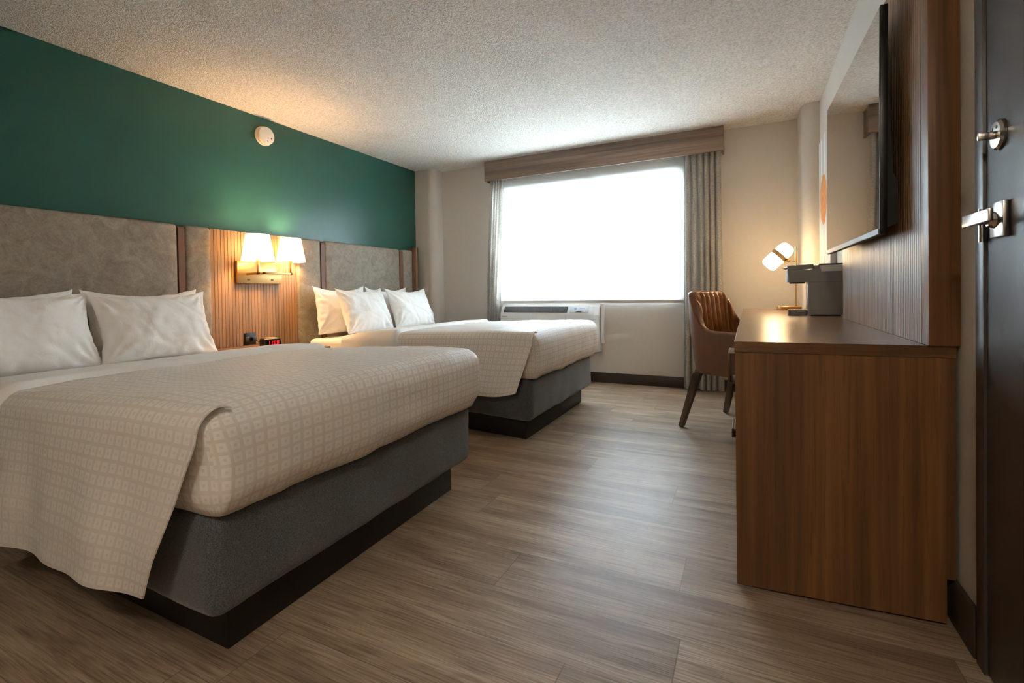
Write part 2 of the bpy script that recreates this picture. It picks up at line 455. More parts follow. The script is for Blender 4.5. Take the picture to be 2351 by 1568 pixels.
# curtains
def curtain(x0, x1, x0b, x1b, label, seed, folds, flip):
    random.seed(seed)
    W = x1-x0
    ph = [random.uniform(-.5, .5) for _ in range(8)]
    zt, zb = 2.228, .02
    t = thing('curtain', label, 'curtain', ((x0b+x1b)/2, D-.098, zb), 0, 'grey curtains beside the window')
    ox, oy, oz = t.location
    NU = folds*16
    amp = .030
    def fn(u, v):
        z = zb+(zt-zb)*(1-v)
        uu = u+.03*math.sin(2*PI*u*1.5+ph[0])*(.4+.6*v)
        a = 2*PI*uu*folds
        am = amp*(.72+.28*v)*(1+.25*math.sin(a*.37+ph[1]))
        yy = math.sin(a+ph[2]+.35*math.sin(v*2.4+ph[3]))*am
        xx = (x0+(x0b-x0)*v)*(1-u)+(x1+(x1b-x1)*v)*u+math.cos(a+ph[2])*.008
        yy = -.006*v+yy*(1 if True else 0)
        # a header pleat pinch near the top
        return Vector((xx-ox, yy, z-oz))
    bm = grid(fn, NU, 40)
    bmesh.ops.solidify(bm, geom=bm.faces[:], thickness=.003)
    obj('curtain_panel', bm, M_curtain, t, 60)
    bm = bmesh.new(); add_box(bm, x0-ox, x1-ox, -.010, .010, zt-oz+.001, zt-oz+.021); obj('curtain_track', bm, M_white, t)
    return t
curtain(-2.630, -2.460, -2.725, -2.580, 'grey textured curtain hanging at the left side of the window', 3, 5, 0)
curtain(-.545, -.225, -.560, -.212, 'grey textured curtain hanging right of the window, behind the chair', 8, 6, 1)

# wall air conditioner
ac = thing('air_conditioner', 'white wall air conditioner under the window behind the far bed', 'air conditioner', (-1.955, D, .33))
bm = bmesh.new(); X0, X1 = -.575, .575
prof = [(-.004, 0), (-.004, .472), (-.085, .478), (-.10, .474), (-.150, .395), (-.158, .38), (-.158, .02), (-.15, 0)]
# body with curved left/right ends: cross-sections shrink towards the ends
NS = 28; secs = []
for i in range(NS+1):
    u = i/NS
    x = X0+(X1-X0)*u
    e = min(u, 1-u)*(X1-X0)
    k = math.sqrt(max(0, 1-(1-min(e/.045, 1))**2)) if e < .045 else 1
    k = .55+.45*k
    secs.append([bm.verts.new((x, y*k if y < -.01 else y, .02+(z-.02)*(.93+.07*k))) for y, z in prof])
for a, b in zip(secs, secs[1:]):
    for i in range(len(prof)):
        j = (i+1) % len(prof); bm.faces.new((a[i], a[j], b[j], b[i]))
bm.faces.new(secs[0]); bm.faces.new(secs[-1][::-1])
obj('housing', bm, M_white, ac, 30)
# discharge grille on the slanted shoulder
ang = math.atan2(.05, .079)
Mg = Matrix.Translation((0, -.124, .436)) @ Matrix.Rotation(-ang, 4, 'X')
bm = bmesh.new(); add_box(bm, -.50, .245, -.004, .0006, -.036, .034, M=Mg @ Matrix.Identity(4)); obj('grille_recess', bm, M_dgrey, ac)
bm = bmesh.new()
for k in range(8):
    z = -.033+k*.0088
    add_box(bm, -.50+.006*(7-k)*.4, .245-.004*k*.4, -.009, -.003, z, z+.0042, M=Mg)
for x in (-.31, -.125, .06): add_box(bm, x-.002, x+.002, -.010, -.002, -.034, .034, M=Mg)
obj('discharge_grille', bm, M_acgrille, ac)
bm = bmesh.new(); add_box(bm, .275, .475, -.007, .001, -.040, .038, .003, M=Mg); obj('control_door', bm, Mat('ac_door', srgb(214, 218, 222), .4).m, ac)
bm = bmesh.new(); add_prism(bm, [(.335+.08*i/10, -.036+.014*math.sin(PI*i/10)) for i in range(11)], 'y', -.0085, -.0065)
for v in bm.verts: v.co = Mg @ v.co
obj('finger_notch', bm, M_dgrey, ac)
bm = bmesh.new()
for x in (-.195, .235): add_box(bm, x-.0012, x+.0012, -.1588, -.157, .02, .375)
add_box(bm, -.56, .56, -.1588, -.157, .335, .337)
obj('panel_seam', bm, M_acgrille, ac)
M_logo = Mat('ac_logo_blue', srgb(150, 176, 200), .5).m
bm = bmesh.new(); add_cyl(bm, (.335, -.0072, .008), (.335, -.0080, .008), .014, n=24)
for v in bm.verts: v.co = Mg @ v.co
obj('round_logo', bm, M_logo, ac)

def text_mesh(name, s, size, mat, parent, M, extrude=.0004, shear=0, align='CENTER'):
    cu = bpy.data.curves.new(name, 'FONT'); cu.body = s; cu.size = size; cu.extrude = extrude; cu.shear = shear
    cu.align_x = align; cu.align_y = 'CENTER'
    o = bpy.data.objects.new(name, cu); C.objects.link(o)
    bpy.context.view_layer.update()
    dg = bpy.context.evaluated_depsgraph_get(); me = bpy.data.meshes.new_from_object(o.evaluated_get(dg))
    bpy.data.objects.remove(o); bpy.data.curves.remove(cu)
    me.transform(M); me.name = name; me.materials.clear()
    return link_mesh(name, me, mat, parent, 0)
Mtx = Matrix.Rotation(R(90), 4, 'X')
text_mesh('brand_lettering', 'TRANE', .020, M_logo, ac, Mg @ Matrix.Translation((.405, -.0080, .010)) @ Mtx, align='CENTER')
text_mesh('script_lettering', 'Hotpoint', .019, M_acgrille, ac, Matrix.Translation((-.485, -.1590, .362)) @ Mtx, shear=.3)
bm = bmesh.new(); add_box(bm, .580, .612, -.058, -.001, .085, .497, .004); obj('wall_sleeve_trim', bm, M_white, ac)

# ------------------------------------------------------------------ headboard
hb = thing('headboard_wall_panel', 'long taupe upholstered headboard with brown straps and slatted wood centre', 'headboard', (XL, 2.6, .0))
XB = .0; XF = .07; HT = 1.468
def hy(y): return y-2.6
def pad(ya, yb, z0=.11):
    d = XF; h = (d/2, (yb-ya)/2, (HT-z0)/2)
    r = .026
    bm = rbox_pts(2*h[0], 2*h[1], 2*h[2], r, .09)
    for v in bm.verts:
        v.co, _ = round_pt(v.co, h, r)
        v.co += Vector((XB+d/2+.001, hy((ya+yb)/2), (HT+z0)/2))
    o = obj('upholstered_panel', bm, M_suede, hb, 60); return o
def strap(ya, yb):
    n = 8; pts = []
    x0, x1 = .004, XF-.003
    poly = [(x0, .115), (x1, .115), (x1, HT-.045)]+[(x1-.03+.03*math.cos(a), HT-.042+.03*math.sin(a)) for a in [PI/2*i/8 for i in range(9)]]+[(x0, HT-.012)]
    bm = bmesh.new(); add_prism(bm, poly, 'y', hy(ya), hy(yb)); obj('leather_strap', bm, M_strap, hb)
pads = [(.680, .858), (.906, 1.983), (2.031, 2.214), (2.972, 3.228), (3.276, 4.352), (4.404, 4.588)]
for a, b in pads: pad(a, b)
for a, b in ((.860, .904), (1.985, 2.029), (3.230, 3.274), (4.354, 4.402)): strap(a, b)
# slatted wood centre
bm = bmesh.new(); ya, yb = 2.216, 2.970; n = 28; pw = (yb-ya)/n; gx = .048
add_box(bm, .001, gx-.006, hy(ya), hy(yb), .11, HT-.004, mi=1)
for i in range(n):
    add_box(bm, gx-.006, gx, hy(ya+i*pw)+.0016, hy(ya+(i+1)*pw)-.0016, .11, HT-.004)
obj('slatted_panel', bm, [M_slat2, M_groove], hb)
bm = bmesh.new(); add_box(bm, .001, .112, hy(4.590), hy(4.632), .0, 1.500, .0015); obj('end_post', bm, M_post, hb)
bm = bmesh.new(); add_box(bm, .013, .112, hy(.636), hy(.678), .0, 1.500, .0015); obj('end_post', bm, M_post, hb)

# power outlet on the slats
ot = thing('power_outlet', 'black double outlet plate on the slatted wood behind the clock', 'outlet', (XL+gx+.0005, 2.515, .610))
bm = bmesh.new(); add_box(bm, 0, .006, -.050, .050, -.036, .056, .002); obj('cover_plate', bm, M_blackpl, ot)
for s in (-1, 1):
    bm = bmesh.new(); add_box(bm, .0062, .009, s*.025-.017, s*.025+.017, -.012, .026, .001); obj('socket', bm, M_dgrey, ot)
bm = bmesh.new(); add_box(bm, .0092, .030, .006, .040, -.008, .02, .004); add_tube(bm, [(.03, .02, .0), (.05, .03, -.01), (.055, .045, -.02)], .003)
obj('plug', bm, M_blackpl, ot)

# smoke alarm
al = thing('smoke_alarm', 'round off-white smoke alarm high on the green wall', 'smoke alarm', (XL, 2.71, 2.288))
Mx = Matrix.Rotation(R(90), 4, 'Y')
bm = bmesh.new(); add_lathe(bm, [(.078, .0005), (.079, .008), (.074, .013), (.060, .014), (.058, .022)], 48, Mx); obj('base_ring', bm, M_offwhite, al, 40)
bm = bmesh.new(); add_lathe(bm, [(.066, .0225), (.071, .026), (.073, .034), (.071, .044), (.066, .047)], 48, Mx)
obj('alarm_cover', bm, M_offwhite, al, 40)
for y, z, r in ((.010, -.02, .004), (.005, -.045, .004), (.040, -.016, .006)):
    bm = bmesh.new(); add_cyl(bm, (.0475, y, z), (.0482, y, z), r, n=16); obj('test_button' if r > .005 else 'sensor_hole', bm, M_dgrey, al)

# ------------------------------------------------------------------ wall sconce
BX = XL+gx
sc_ = thing('wall_sconce', 'brass two-arm wall sconce with two lit cream shades over the nightstand', 'wall lamp', (BX+.0005, 2.60, 1.06))
M_shade = translucent('lit_linen_shade', (.90, .84, .72, 1), .5, ((1, .80, .50, 1), .15))
bm = bmesh.new(); add_box(bm, 0, .030, -.196, .196, 0, .172, .0015); obj('backplate', bm, M_brass, sc_)
for y in (-.105, .105):
    bm = bmesh.new(); add_box(bm, .0302, .034, y-.011, y+.011, .022, .036, .0008)
    b = obj('rocker_switch', bm, M_dgrey, sc_)
bulbs = []
def sconce_arm(pts, cx, cy, zb, rb, rt, h, first):
    a = .0085
    bm = bmesh.new()
    for p, q in zip(pts, pts[1:]):
        x0, x1 = sorted((p[0], q[0])); y0, y1 = sorted((p[1], q[1])); z0, z1 = sorted((p[2], q[2]))
        add_box(bm, x0-(a if x1-x0 < 1e-6 else (-.0)), x1+a, y0-a, y1+a, z0-a, z1+a, .001)
    arm = obj('arm', bm, M_brass, sc_)
    t = zb
    bm = bmesh.new(); add_cyl(bm, (cx, cy, t-.012), (cx, cy, t+.05), .014, n=20)
    for k in range(3):
        an = k*2*PI/3+.4; add_tube(bm, [(cx, cy, t+.006), (cx+(rb-.004)*math.cos(an)*.5, cy+(rb-.004)*math.sin(an)*.5, t+.012), (cx+(rb-.004)*math.cos(an), cy+(rb-.004)*math.sin(an), t+.002)], .0018, 6)
    obj('lamp_holder', bm, M_brass, sc_)
    bm = bmesh.new(); add_lathe(bm, [(rb, t), (rt, t+h)], 48, Matrix.Translation((cx, cy, 0)), caps=False)
    sh = obj('lamp_shade', bm, M_shade, sc_)
    bm = bmesh.new()
    add_lathe(bm, [(.006, t+.051), (.010, t+.06), (.017, t+.085), (.019, t+.105), (.014, t+.120), (.005, t+.128)], 24, Matrix.Translation((cx, cy, 0)))
    obj('bulb', bm, emis('bulb_glow', (1, .72, .42, 1), 6), sc_)
    bulbs.append((BX+cx, 2.60+cy, 1.06+t+.10))
# arm coordinates relative to sconce origin
sconce_arm([(.031, -.113, .075), (.160, -.113, .075), (.160, -.113, .160)], .160, -.113, .170, .119, .083, .205, True)
sconce_arm([(.031, -.01, .082), (.089, -.01, .082), (.089, .243, .082), (.089, .243, .172)], .089, .243, .182, .1165, .081, .200, False)

# ------------------------------------------------------------------ nightstand, clock
ns = thing('nightstand', 'low brown wood nightstand between the two beds', 'nightstand', (-3.196, 2.38, 0))
bm = bmesh.new(); add_box(bm, -.345, .345, -.285, .285, .546, .570, .0015); obj('top', bm, M_ns, ns)
bm = bmesh.new()
add_box(bm, -.335, .320, -.278, -.260, .004, .5455); add_box(bm, -.335, .320, .260, .278, .004, .5455); add_box(bm, -.335, -.32, -.2595, .2595, .004, .5455)
add_box(bm, -.319, .30, -.2595, .2595, .06, .078); obj('carcass', bm, M_ns, ns)
bm = bmesh.new(); add_box(bm, .301, .319, -.256, .256, .38, .525, .001); dr = obj('drawer', bm, M_ns, ns)
bm = bmesh.new(); add_box(bm, .32, .34, -.06, .06, .45, .46, .002); obj('pull_handle', bm, M_dbrass, dr)

ck = thing('alarm_clock', 'small black alarm clock with red digits on the nightstand', 'clock', (-3.245, 2.455, .5715), R(-14))
bm = bmesh.new(); h = (.047, .064, .034)
b2 = rbox_pts(2*h[0], 2*h[1], 2*h[2], .014, .02)
for v in b2.verts: v.co, _ = round_pt(v.co, h, .014); v.co.z += h[2]; v.co.x -= .006*(v.co.z/.068)
merge(bm, b2); obj('clock_body', bm, M_blackpl, ck, 50)
bm = bmesh.new(); add_box(bm, .0415, .0485, -.046, .059, .016, .056, .001); obj('display_window', bm, Mat('clock_lens', srgb(30, 12, 14), .2).m, ck)
bm = bmesh.new(); add_box(bm, -.03, .030, -.044, .044, .068, .0715, .001); obj('snooze_bar', bm, Mat('clock_top', srgb(190, 160, 116), .4).m, ck)
bm = bmesh.new()
for k in range(4): add_box(bm, -.045, -.034, -.046+k*.023, -.028+k*.023, .067, .073, .001)
obj('button', bm, Mat('clock_button', srgb(206, 190, 160), .4).m, ck)
SEG = {'1': 'bc', '0': 'abcdef', '8': 'abcdefg'}
bm = bmesh.new()
def digit(bm, ch, y0, z0, w=.014, h=.026, t=.003):
    for s in SEG[ch]:
        bx = {'a': (0, w, h-t, h), 'd': (0, w, 0, t), 'g': (0, w, h/2-t/2, h/2+t/2), 'f': (0, t, h/2, h), 'b': (w-t, w, h/2, h), 'e': (0, t, 0, h/2), 'c': (w-t, w, 0, h/2)}[s]
        add_box(bm, .0488, .0494, y0+bx[0], y0+bx[1], z0+bx[2], z0+bx[3])
for ch, y in (('1', -.040), ('1', -.021), ('0', .005), ('8', .027)): digit(bm, ch, y, .024)
for z in (.031, .042): add_box(bm, .0488, .0494, -.0005, .003, z, z+.003)
obj('time_digits', bm, emis('led_red', (1, .02, .03, 1), .7), ck)
bm = bmesh.new(); add_box(bm, .0487, .0490, -.005, .034, .0175, .0225); obj('maker_plate', bm, M_white, ck)

# ------------------------------------------------------------------ beds
def settle(v, zo):
    """bedding sinks gently from the foot towards the pillows"""
    k = max(0, min(1, (v.z-.40)/.28))
    v.z += k*(zo-.046*max(0, -v.x-.25))
    return v

def make_bed(name, label, foot, rot, shear, mat_h=.648):
    """foot = world x,y of near foot corner of the box spring. local x: 0 (foot) -> -L (head), y: 0 near -> W far"""
    L, W = 2.30, 1.31
    zo = -.012 if foot[1] < 2 else .008
    t = thing(name, label, 'bed', (foot[0], foot[1], 0), rot, 'two matching beds')
    def S(v): v.co.y += shear*(-v.co.x); return v
    bm = bmesh.new(); add_box(bm, -L+.05, -.078, .088, W-.075, 0, .138, .0015)
    for v in bm.verts: S(v)
    obj('plinth', bm, M_black, t)
    def cushion(nm, x0, x1, y0, y1, z0, z1, r, mat, amp, step=.05, rs=5, puff=0):
        h = Vector(((x1-x0)/2, (y1-y0)/2, (z1-z0)/2)); c = Vector(((x0+x1)/2, (y0+y1)/2, (z0+z1)/2))
        bm = rbox_pts(2*h.x, 2*h.y, 2*h.z, r, step)
        for v in bm.verts:
            p, nn = round_pt(v.co, h, r)
            v.co = p+c+nn*amp*fbm(p+c+Vector((0, 0, foot[1]*3)), rs)
            if puff and v.co.z > c.z: v.co.z += puff*(1-abs(p.x/h.x)**4)*(1-abs(p.y/h.y)**4)
            S(v)
            if nm == 'mattress': v.co = settle(v.co, zo)
        return obj(nm, bm, mat, t, 60)
    cushion('box_spring', -L, 0, 0, W, .136, .418, .045, M_boxfab, .010, .04, 6)
    cushion('mattress', -L+.01, .0, -.005, W+.005, .42, mat_h, .055, M_sheet, .006, .06, 5)
    return t, L, W, S

def add_coverlet(label, foot, rot, shear, hang, toprow, group=None):
    """bedspread: rounded top + foot face + sides, and a long flap on the near side"""
    L, W = 2.30, 1.31
    X1, X0 = .052, -1.02+toprow     # foot face, head-side edge
    Y0, Y1 = -.055, W+.040
    ZT, ZB = .700, .405
    zo = -.012 if foot[1] < 2 else .008
    r = .075
    t = thing('coverlet', label, 'bedspread', (foot[0], foot[1], ZB), rot, 'matching coverlets on the beds')
    sd = foot[1]*7
    h = Vector(((X1-X0+.5)/2, (Y1-Y0)/2, (ZT-ZB+.15)/2)); c = Vector(((X0-.5+X1)/2, (Y0+Y1)/2, (ZT+ZB-.15)/2))
    # shell as a big rounded box whose bottom and head end are cut away
    bm = rbox_pts(2*h.x, 2*h.y, 2*h.z, r, .022)
    cl = bm.loops.layers.uv.new('UVMap')
    kill = [f for f in bm.faces if f.calc_center_median().z < -h.z+.15 or f.calc_center_median().x < -h.x+.5]
    for f in bm.faces:
        for l in f.loops:
            p = l.vert.co+c; u, v = p.x, p.y
            cm = f.calc_center_median()
            if abs(cm.x-h.x) < 1e-4: u = X1+(ZT-p.z)
            if abs(abs(cm.y)-h.y) < 1e-4: v = p.y+(ZT-p.z)*(1 if cm.y > 0 else -1)
            l[cl].uv = (u, v)
    bmesh.ops.delete(bm, geom=kill, context='FACES')
    for v in bm.verts:
        p0 = v.co.copy(); p, nn = round_pt(p0, h, r)
        q = p+c
        # rounder vertical corner at the foot
        n = fbm(q+Vector((0, sd, 0)), 3.2, 3)*.011
        side = max(0, -nn.y); footf = max(0, nn.x)
        # soft vertical drapes on the faces, gathered towards the tucked bottom
        low = max(0, min(1, (ZT-q.z)/.28))
        n += footf*low*(.006*noise.noise(Vector((q.y*9, sd, 1)))+.004*noise.noise(Vector((q.y*24, sd, q.z*3))))
        bulge = .010*math.sin(PI*low)*(footf+side)
        tuck = -.030*max(0, (low-.80)/.2)**1.5 if nn.z < .5 else 0
        q = q+nn*(n+bulge+tuck)
        # top: loft slightly domed and rippled
        if nn.z > .5: q.z += .010*(1-abs(2*(q.y-W/2)/W)**3)+.0025*noise.noise(Vector((q.x*18, q.y*5, sd)))
        q.y += .010*max(0, -nn.y)*min(1, low*4)
        if nn.z < .6:
            g = max(0, 1-(Y1*0+abs(q.y-Y0))/.16)*max(0, 1-(X1-q.x)/.45)
            q.y += .034*max(0, min(1, (low-.12)*2.5))*g
            g2 = max(0, 1-abs(q.y-Y0)/.07)*max(0, 1-(X1-q.x)/.12)
            q.x -= .035*max(0, min(1, (low-.12)*2.5))*g2
        # hem line waves
        if low > .9: q.z += .005*noise.noise(Vector((q.x*5, q.y*5, sd+4)))+.003*math.sin(q.y*9)
        q = settle(q, zo); q.y += shear*(-q.x)
        v.co = q-Vector((0, 0, ZB))
    bmesh.ops.delete(bm, geom=[v for v in bm.verts if not v.link_faces], context='VERTS')
    bmesh.ops.recalc_face_normals(bm, faces=bm.faces)
    body = bm
    # flap
    NU, NV = 120, 60
    top_in = .012; rr = r+.004
    zt = ZT+.006; yout = Y0-.004
    total = top_in+rr*PI/2+(zt-rr-hang)
    flapx0 = X0+.002
    def prof(s):
        if s < top_in: return (yout+rr+top_in-s, zt, 0)
        s2 = s-top_in
        if s2 < rr*PI/2:
            a = s2/rr; return (yout+rr-rr*math.sin(a), zt-rr+rr*math.cos(a), 0)
        return (yout, zt-rr-(s2-rr*PI/2), s2-rr*PI/2)
    def fn(u, v):
        s = v*total
        y, z, dn = prof(s)
        fall = dn/(zt-rr-hang)
        xr = X1-.012-(.41 if foot[1] < 2 else .30)*dn
        x = flapx0+(xr-flapx0)*u
        k = min(1, fall*1.4)
        dist = xr-x
        fold = .009*math.sin(x*11+1.3+sd)+.006*math.sin(x*23+.5*math.sin(z*5)+sd*2)
        y += -k*(.022+fold)-.010*k*math.exp(-dist/.05)
        y += .004*noise.noise(Vector((x*6, z*8, sd)))*min(1, fall*3)
        if fall > 0.0: z += fall*(.010*math.sin(x*4.2+sd)+.003*math.sin(x*13+1))-fall*.05*max(0, (-x-.35))*.5
        if fall > 0: z += .050*fall*fall*math.exp(-dist/.16)
        # pucker where the cloth is folded at the corner
        if dist < .12 and s < top_in+.1: z += .004*(1-dist/.12)
        em = max(0, 1-s/(top_in+.045)); z -= .014*em*em; y += .003*em
        y += shear*(-x); q = settle(Vector((x, y, z)), zo)
        return q-Vector((0, 0, ZB))
    def uv(u, v):
        s = v*total; xr = X1-.075
        return (flapx0+(xr-flapx0)*u, Y0+r-(s-top_in))
    fl = grid(fn, NU, NV, uv)
    bmesh.ops.recalc_face_normals(fl, faces=fl.faces)
    # hem: solidify gives the sheet its thickness
    bmesh.ops.solidify(fl, geom=fl.faces[:], thickness=.004)
    obj('side_drape', fl, M_cover, t, 70)
    me = bpy.data.meshes.new('spread'); body.to_mesh(me); body.free()
    o = link_mesh('spread', me, M_cover, t, 70)
    md = o.modifiers.new('s', 'SOLIDIFY'); md.thickness = .005; md.offset = -1
    return t

def add_topsheet(label, foot, rot, shear, xa, xb, hang):
    """white sheet folded back over the coverlet's head end"""
    W = 1.31; zt = .712; r = .07; sd = foot[1]*3; zo = -.012 if foot[1] < 2 else .008
    Y0, Y1 = -.066, W+.05
    t = thing('top_sheet', label, 'bed sheet', (foot[0], foot[1], .4), rot, 'folded white sheets on the beds')
    flat = Y1-Y0-2*r; side = zt-r-hang
    total = 2*side+PI*r+flat
    def prof(s):
        if s < side: return (Y0, hang+s, -1, 0)
        s -= side
        if s < PI*r/2: a = s/r; return (Y0+r-r*math.cos(a), zt-r+r*math.sin(a), -math.cos(a), math.sin(a))
        s -= PI*r/2
        if s < flat: return (Y0+r+s, zt, 0, 1)
        s -= flat
        if s < PI*r/2: a = s/r; return (Y1-r+r*math.sin(a), zt-r+r*math.cos(a), math.sin(a), math.cos(a))
        s -= PI*r/2
        return (Y1, zt-r-s, 1, 0)
    def fn(u, v):
        # u across x: folded edge (foot side) loops back under
        y, z, ny, nz = prof(v*total)
        wav = .02*math.sin(v*7+sd)+.015*math.sin(v*17)
        x = xa+(xb-xa)*u+wav*(1-u)
        e = min(1, u/.06)
        off = -.014+.030*math.sqrt(max(0, 1-(1-e)**2))
        off += .006*fbm(Vector((x*3, y*3, z*3+sd)), 1.4)
        if u > .5: off -= .026*((u-.5)/.5)**1.3
        z2 = z+nz*off; y2 = y+ny*(off+.006*math.sin(x*20)*(1 if ny else 0))
        # lower loft toward the pillows
        z2 -= nz*.016*u
        y2 += shear*(-x)
        q = settle(Vector((x, y2, z2)), zo)
        return Vector((q.x, q.y, q.z-.4))
    bm = grid(fn, 40, 110)
    bmesh.ops.recalc_face_normals(bm, faces=bm.faces)
    bmesh.ops.solidify(bm, geom=bm.faces[:], thickness=.004)
    obj('sheet_cloth', bm, M_sheet, t, 70)
    return t

F1 = (-1.195, .728); F2 = (-1.225, 2.735)
make_bed('bed', 'nearer bed with charcoal box spring on a black plinth, at lower left', F1, .030, .030)
make_bed('bed', 'farther bed with charcoal box spring on a black plinth, near the window', F2, 0, .13)
add_coverlet('cream square-patterned coverlet draped over the nearer bed', F1, .030, .030, .185, .0)
add_coverlet('cream square-patterned coverlet draped over the farther bed by the window', F2, 0, .13, .285, -.10)
add_topsheet('white sheet folded back across the nearer bed below its pillows', F1, .030, .030, -1.03, -1.86, .46)
add_topsheet('white sheet folded back across the farther bed below its pillows', F2, 0, .13, -1.13, -1.76, .46)

def pillow(label, y, x, z, w, h, th, tilt, yaw, seed, group='white pillows propped up at the head of the beds', roll=0):
    """stands on its long edge, leaning back; local y width, z height, x thickness"""
    rnd = random.Random(seed)
    off = Vector((seed*3.1, seed*1.7, seed*.9))
    N = 64; Mh = 44
    bm = bmesh.new()
    def P(u, v, s):
        # u,v in -1..1
        pin_y = 1-.11*(1-v*v)**1.0*abs(u)**3
        pin_z = 1-(.24 if v > 0 else .0)*(1-u*u)**1.0*abs(v)**3
        yy = w/2*u*pin_y; zz = h/2*v*pin_z
        prof = (max(0, 1-abs(u)**2.4)*max(0, 1-abs(v)**2.2))**.62
        wr = fbm(Vector((yy, zz, s))*1.0+off, 6, 3)
        edge = (abs(u)**4+abs(v)**4)
        wr2 = noise.noise(Vector((yy*26, zz*26, s*2))+off)*.006*min(1, edge)*prof*2.2
        rad = math.atan2(v, u)
        wr2 += .004*math.sin(rad*26+seed)*max(0, min(1, (math.hypot(u, v)-.75)*3))*min(1, prof*3)
        for qi, (cu, cv) in enumerate(((-1, -1), (1, -1), (1, 1), (-1, 1))):
            du, dv = (u-cu)*w/2, (v-cv)*h/2; d_ = math.hypot(du, dv)+1e-4; an = math.atan2(dv, du)
            wr2 += .008*math.exp(-((d_-.09)/.09)**2)*math.sin(an*13+seed*2.3+qi*1.7+4*noise.noise(off+Vector((d_*6, qi, s))))*min(1, prof*2.5)
        # long soft creases across the face
        cr_ = abs(noise.noise(Vector((yy*5+zz*4, zz*3-yy*2, s*3))+off))
        wr2 -= .006*max(0, 1-cr_*6)*min(1, prof*1.5)
        tt = th/2*prof*(1+.30*wr)+wr2
        sag = -.010*(1-v)*(1-abs(u))
        x_ = s*tt
        # outline flutter
        yy += .006*noise.noise(Vector((0, zz*20, 3))+off)*abs(u)**6*(1 if u > 0 else -1)
        zz += .007*noise.noise(Vector((yy*16, 0, 7))+off)*abs(v)**6
        # belly heavier at the bottom
        x_ *= 1+.22*(-v)
        return Vector((x_, yy, zz+h/2))
    for s in (1, -1):
        V = [[bm.verts.new(P(-1+2*i/N, -1+2*j/Mh, s)) for j in range(Mh+1)] for i in range(N+1)]
        for i in range(N):
            for j in range(Mh): bm.faces.new((V[i][j], V[i+1][j], V[i+1][j+1], V[i][j+1]))
    bmesh.ops.remove_doubles(bm, verts=bm.verts[:], dist=.0004)
    o = obj('pillow', bm, M_pillow, None, 80)
    o.location = (x, y, z); o.rotation_euler = (roll, -tilt, yaw)
    md = o.modifiers.new('sub', 'SUBSURF'); md.levels = 1; md.render_levels = 1
    tagit(o, label, 'pillow', group); return o
Z1, Z2 = .578, .602
# nearer bed
pillow('white pillow leaning on the headboard, back left on the nearer bed', 1.02, -3.385, Z1+.01, .68, .435, .17, R(9), R(-1), 1)
pillow('white pillow leaning on the headboard, back right on the nearer bed', 1.715, -3.385, Z1+.01, .67, .435, .17, R(9), R(1), 2)
pillow('white pillow in front at the left edge of the nearer bed', 1.02, -3.13, Z1+.016, .70, .435, .20, R(20), R(2), 3)
pillow('white pillow in front on the right of the nearer bed, facing the sconce', 1.66, -3.12, Z1+.016, .65, .43, .20, R(20), R(1), 4)
# farther bed
pillow('white pillow leaning on the headboard, back left on the farther bed', 3.335, -3.37, Z2+.008, .64, .44, .17, R(9), 0, 5)
pillow('white pillow leaning on the headboard, back right on the farther bed', 3.985, -3.37, Z2+.008, .64, .43, .17, R(9), 0, 6)
pillow('white pillow in front on the left of the farther bed', 3.42, -3.12, Z2+.016, .63, .435, .20, R(21), R(2), 7)
pillow('white pillow in front on the right of the farther bed, nearest the window', 4.04, -3.085, Z2+.016, .62, .430, .19, R(21), R(-3), 8)

# ------------------------------------------------------------------ desk unit
dk = thing('desk_unit', 'long walnut desk and drawer unit along the right wall', 'desk', (-.04, 1.69, 0))
kd = .075
ZD = .790
def dskew(bm):  # the near end is cut slightly out of square
    for v in bm.verts:
        if v.co.y < .4: v.co.y += kd*v.co.x
LEN = 2.80; DX = .555
bm = bmesh.new(); add_box(bm, -.002, DX, 0, LEN, ZD-.034, ZD, .0008, 1); dskew(bm); top = obj('desktop', bm, [M_desktop, M_deskh], dk)
for p in top.data.polygons:
    if abs(p.normal.y) > .7 or p.normal.x < -.7: p.material_index = 1
bm = bmesh.new()
add_prism(bm, [(.0, .010), (DX-.022, .010), (DX-.022, .135), (DX-.002, .135), (DX-.002, ZD-.0345), (.0, ZD-.0345)], 'y', .003, .030); dskew(bm)
obj('end_panel', bm, M_desk, dk)
bm = bmesh.new(); add_box(bm, .020, DX-.03, .10, .985, .05, .075); add_box(bm, .02, DX-.03, .96, .985, .0755, ZD-.035); add_box(bm, DX-.05, DX-.03, .10, .9595, .0755, ZD-.035)
obj('cabinet_carcass', bm, M_desk, dk)
for z0, z1 in ((.08, .415), (.42, ZD-.037)):
    bm = bmesh.new(); add_box(bm, .0005, .019, .034, .985, z0, z1, .001); dw = obj('drawer', bm, M_desk, dk)
    zc = z1-.035 if z0 < .2 else z0+.22
    hh = .018 if z0 < .2 else .062
    prot = .024 if z0 < .2 else .036
    bm = bmesh.new(); y0, y1 = .42, .60
    add_box(bm, -prot, -prot+.008, y0, y1, zc-hh, zc+hh, .001)
    add_box(bm, -prot+.008, .0, y0, y1, zc+hh-.007, zc+hh, .0005); add_box(bm, -prot+.008, .0, y0, y1, zc-hh, zc-hh+.007, .0005)
    obj('pull_handle', bm, M_dbrass, dw)
bm = bmesh.new(); add_box(bm, .010, DX-.002, LEN-.03, LEN-.002, .008, ZD-.0345); obj('end_panel', bm, M_desk, dk)
bm = bmesh.new(); add_box(bm, DX-.03, DX-.012, .99, LEN-.031, .30, ZD-.035); obj('modesty_panel', bm, M_desk, dk)

# slatted TV wall panel
tp = thing('slatted_wall_panel', 'tall walnut slatted wall panel behind the television', 'wall panel', (XR-.001, 1.72, ZD+.001))
bm = bmesh.new(); z1 = 1.195; px = .451-(XR-.001)
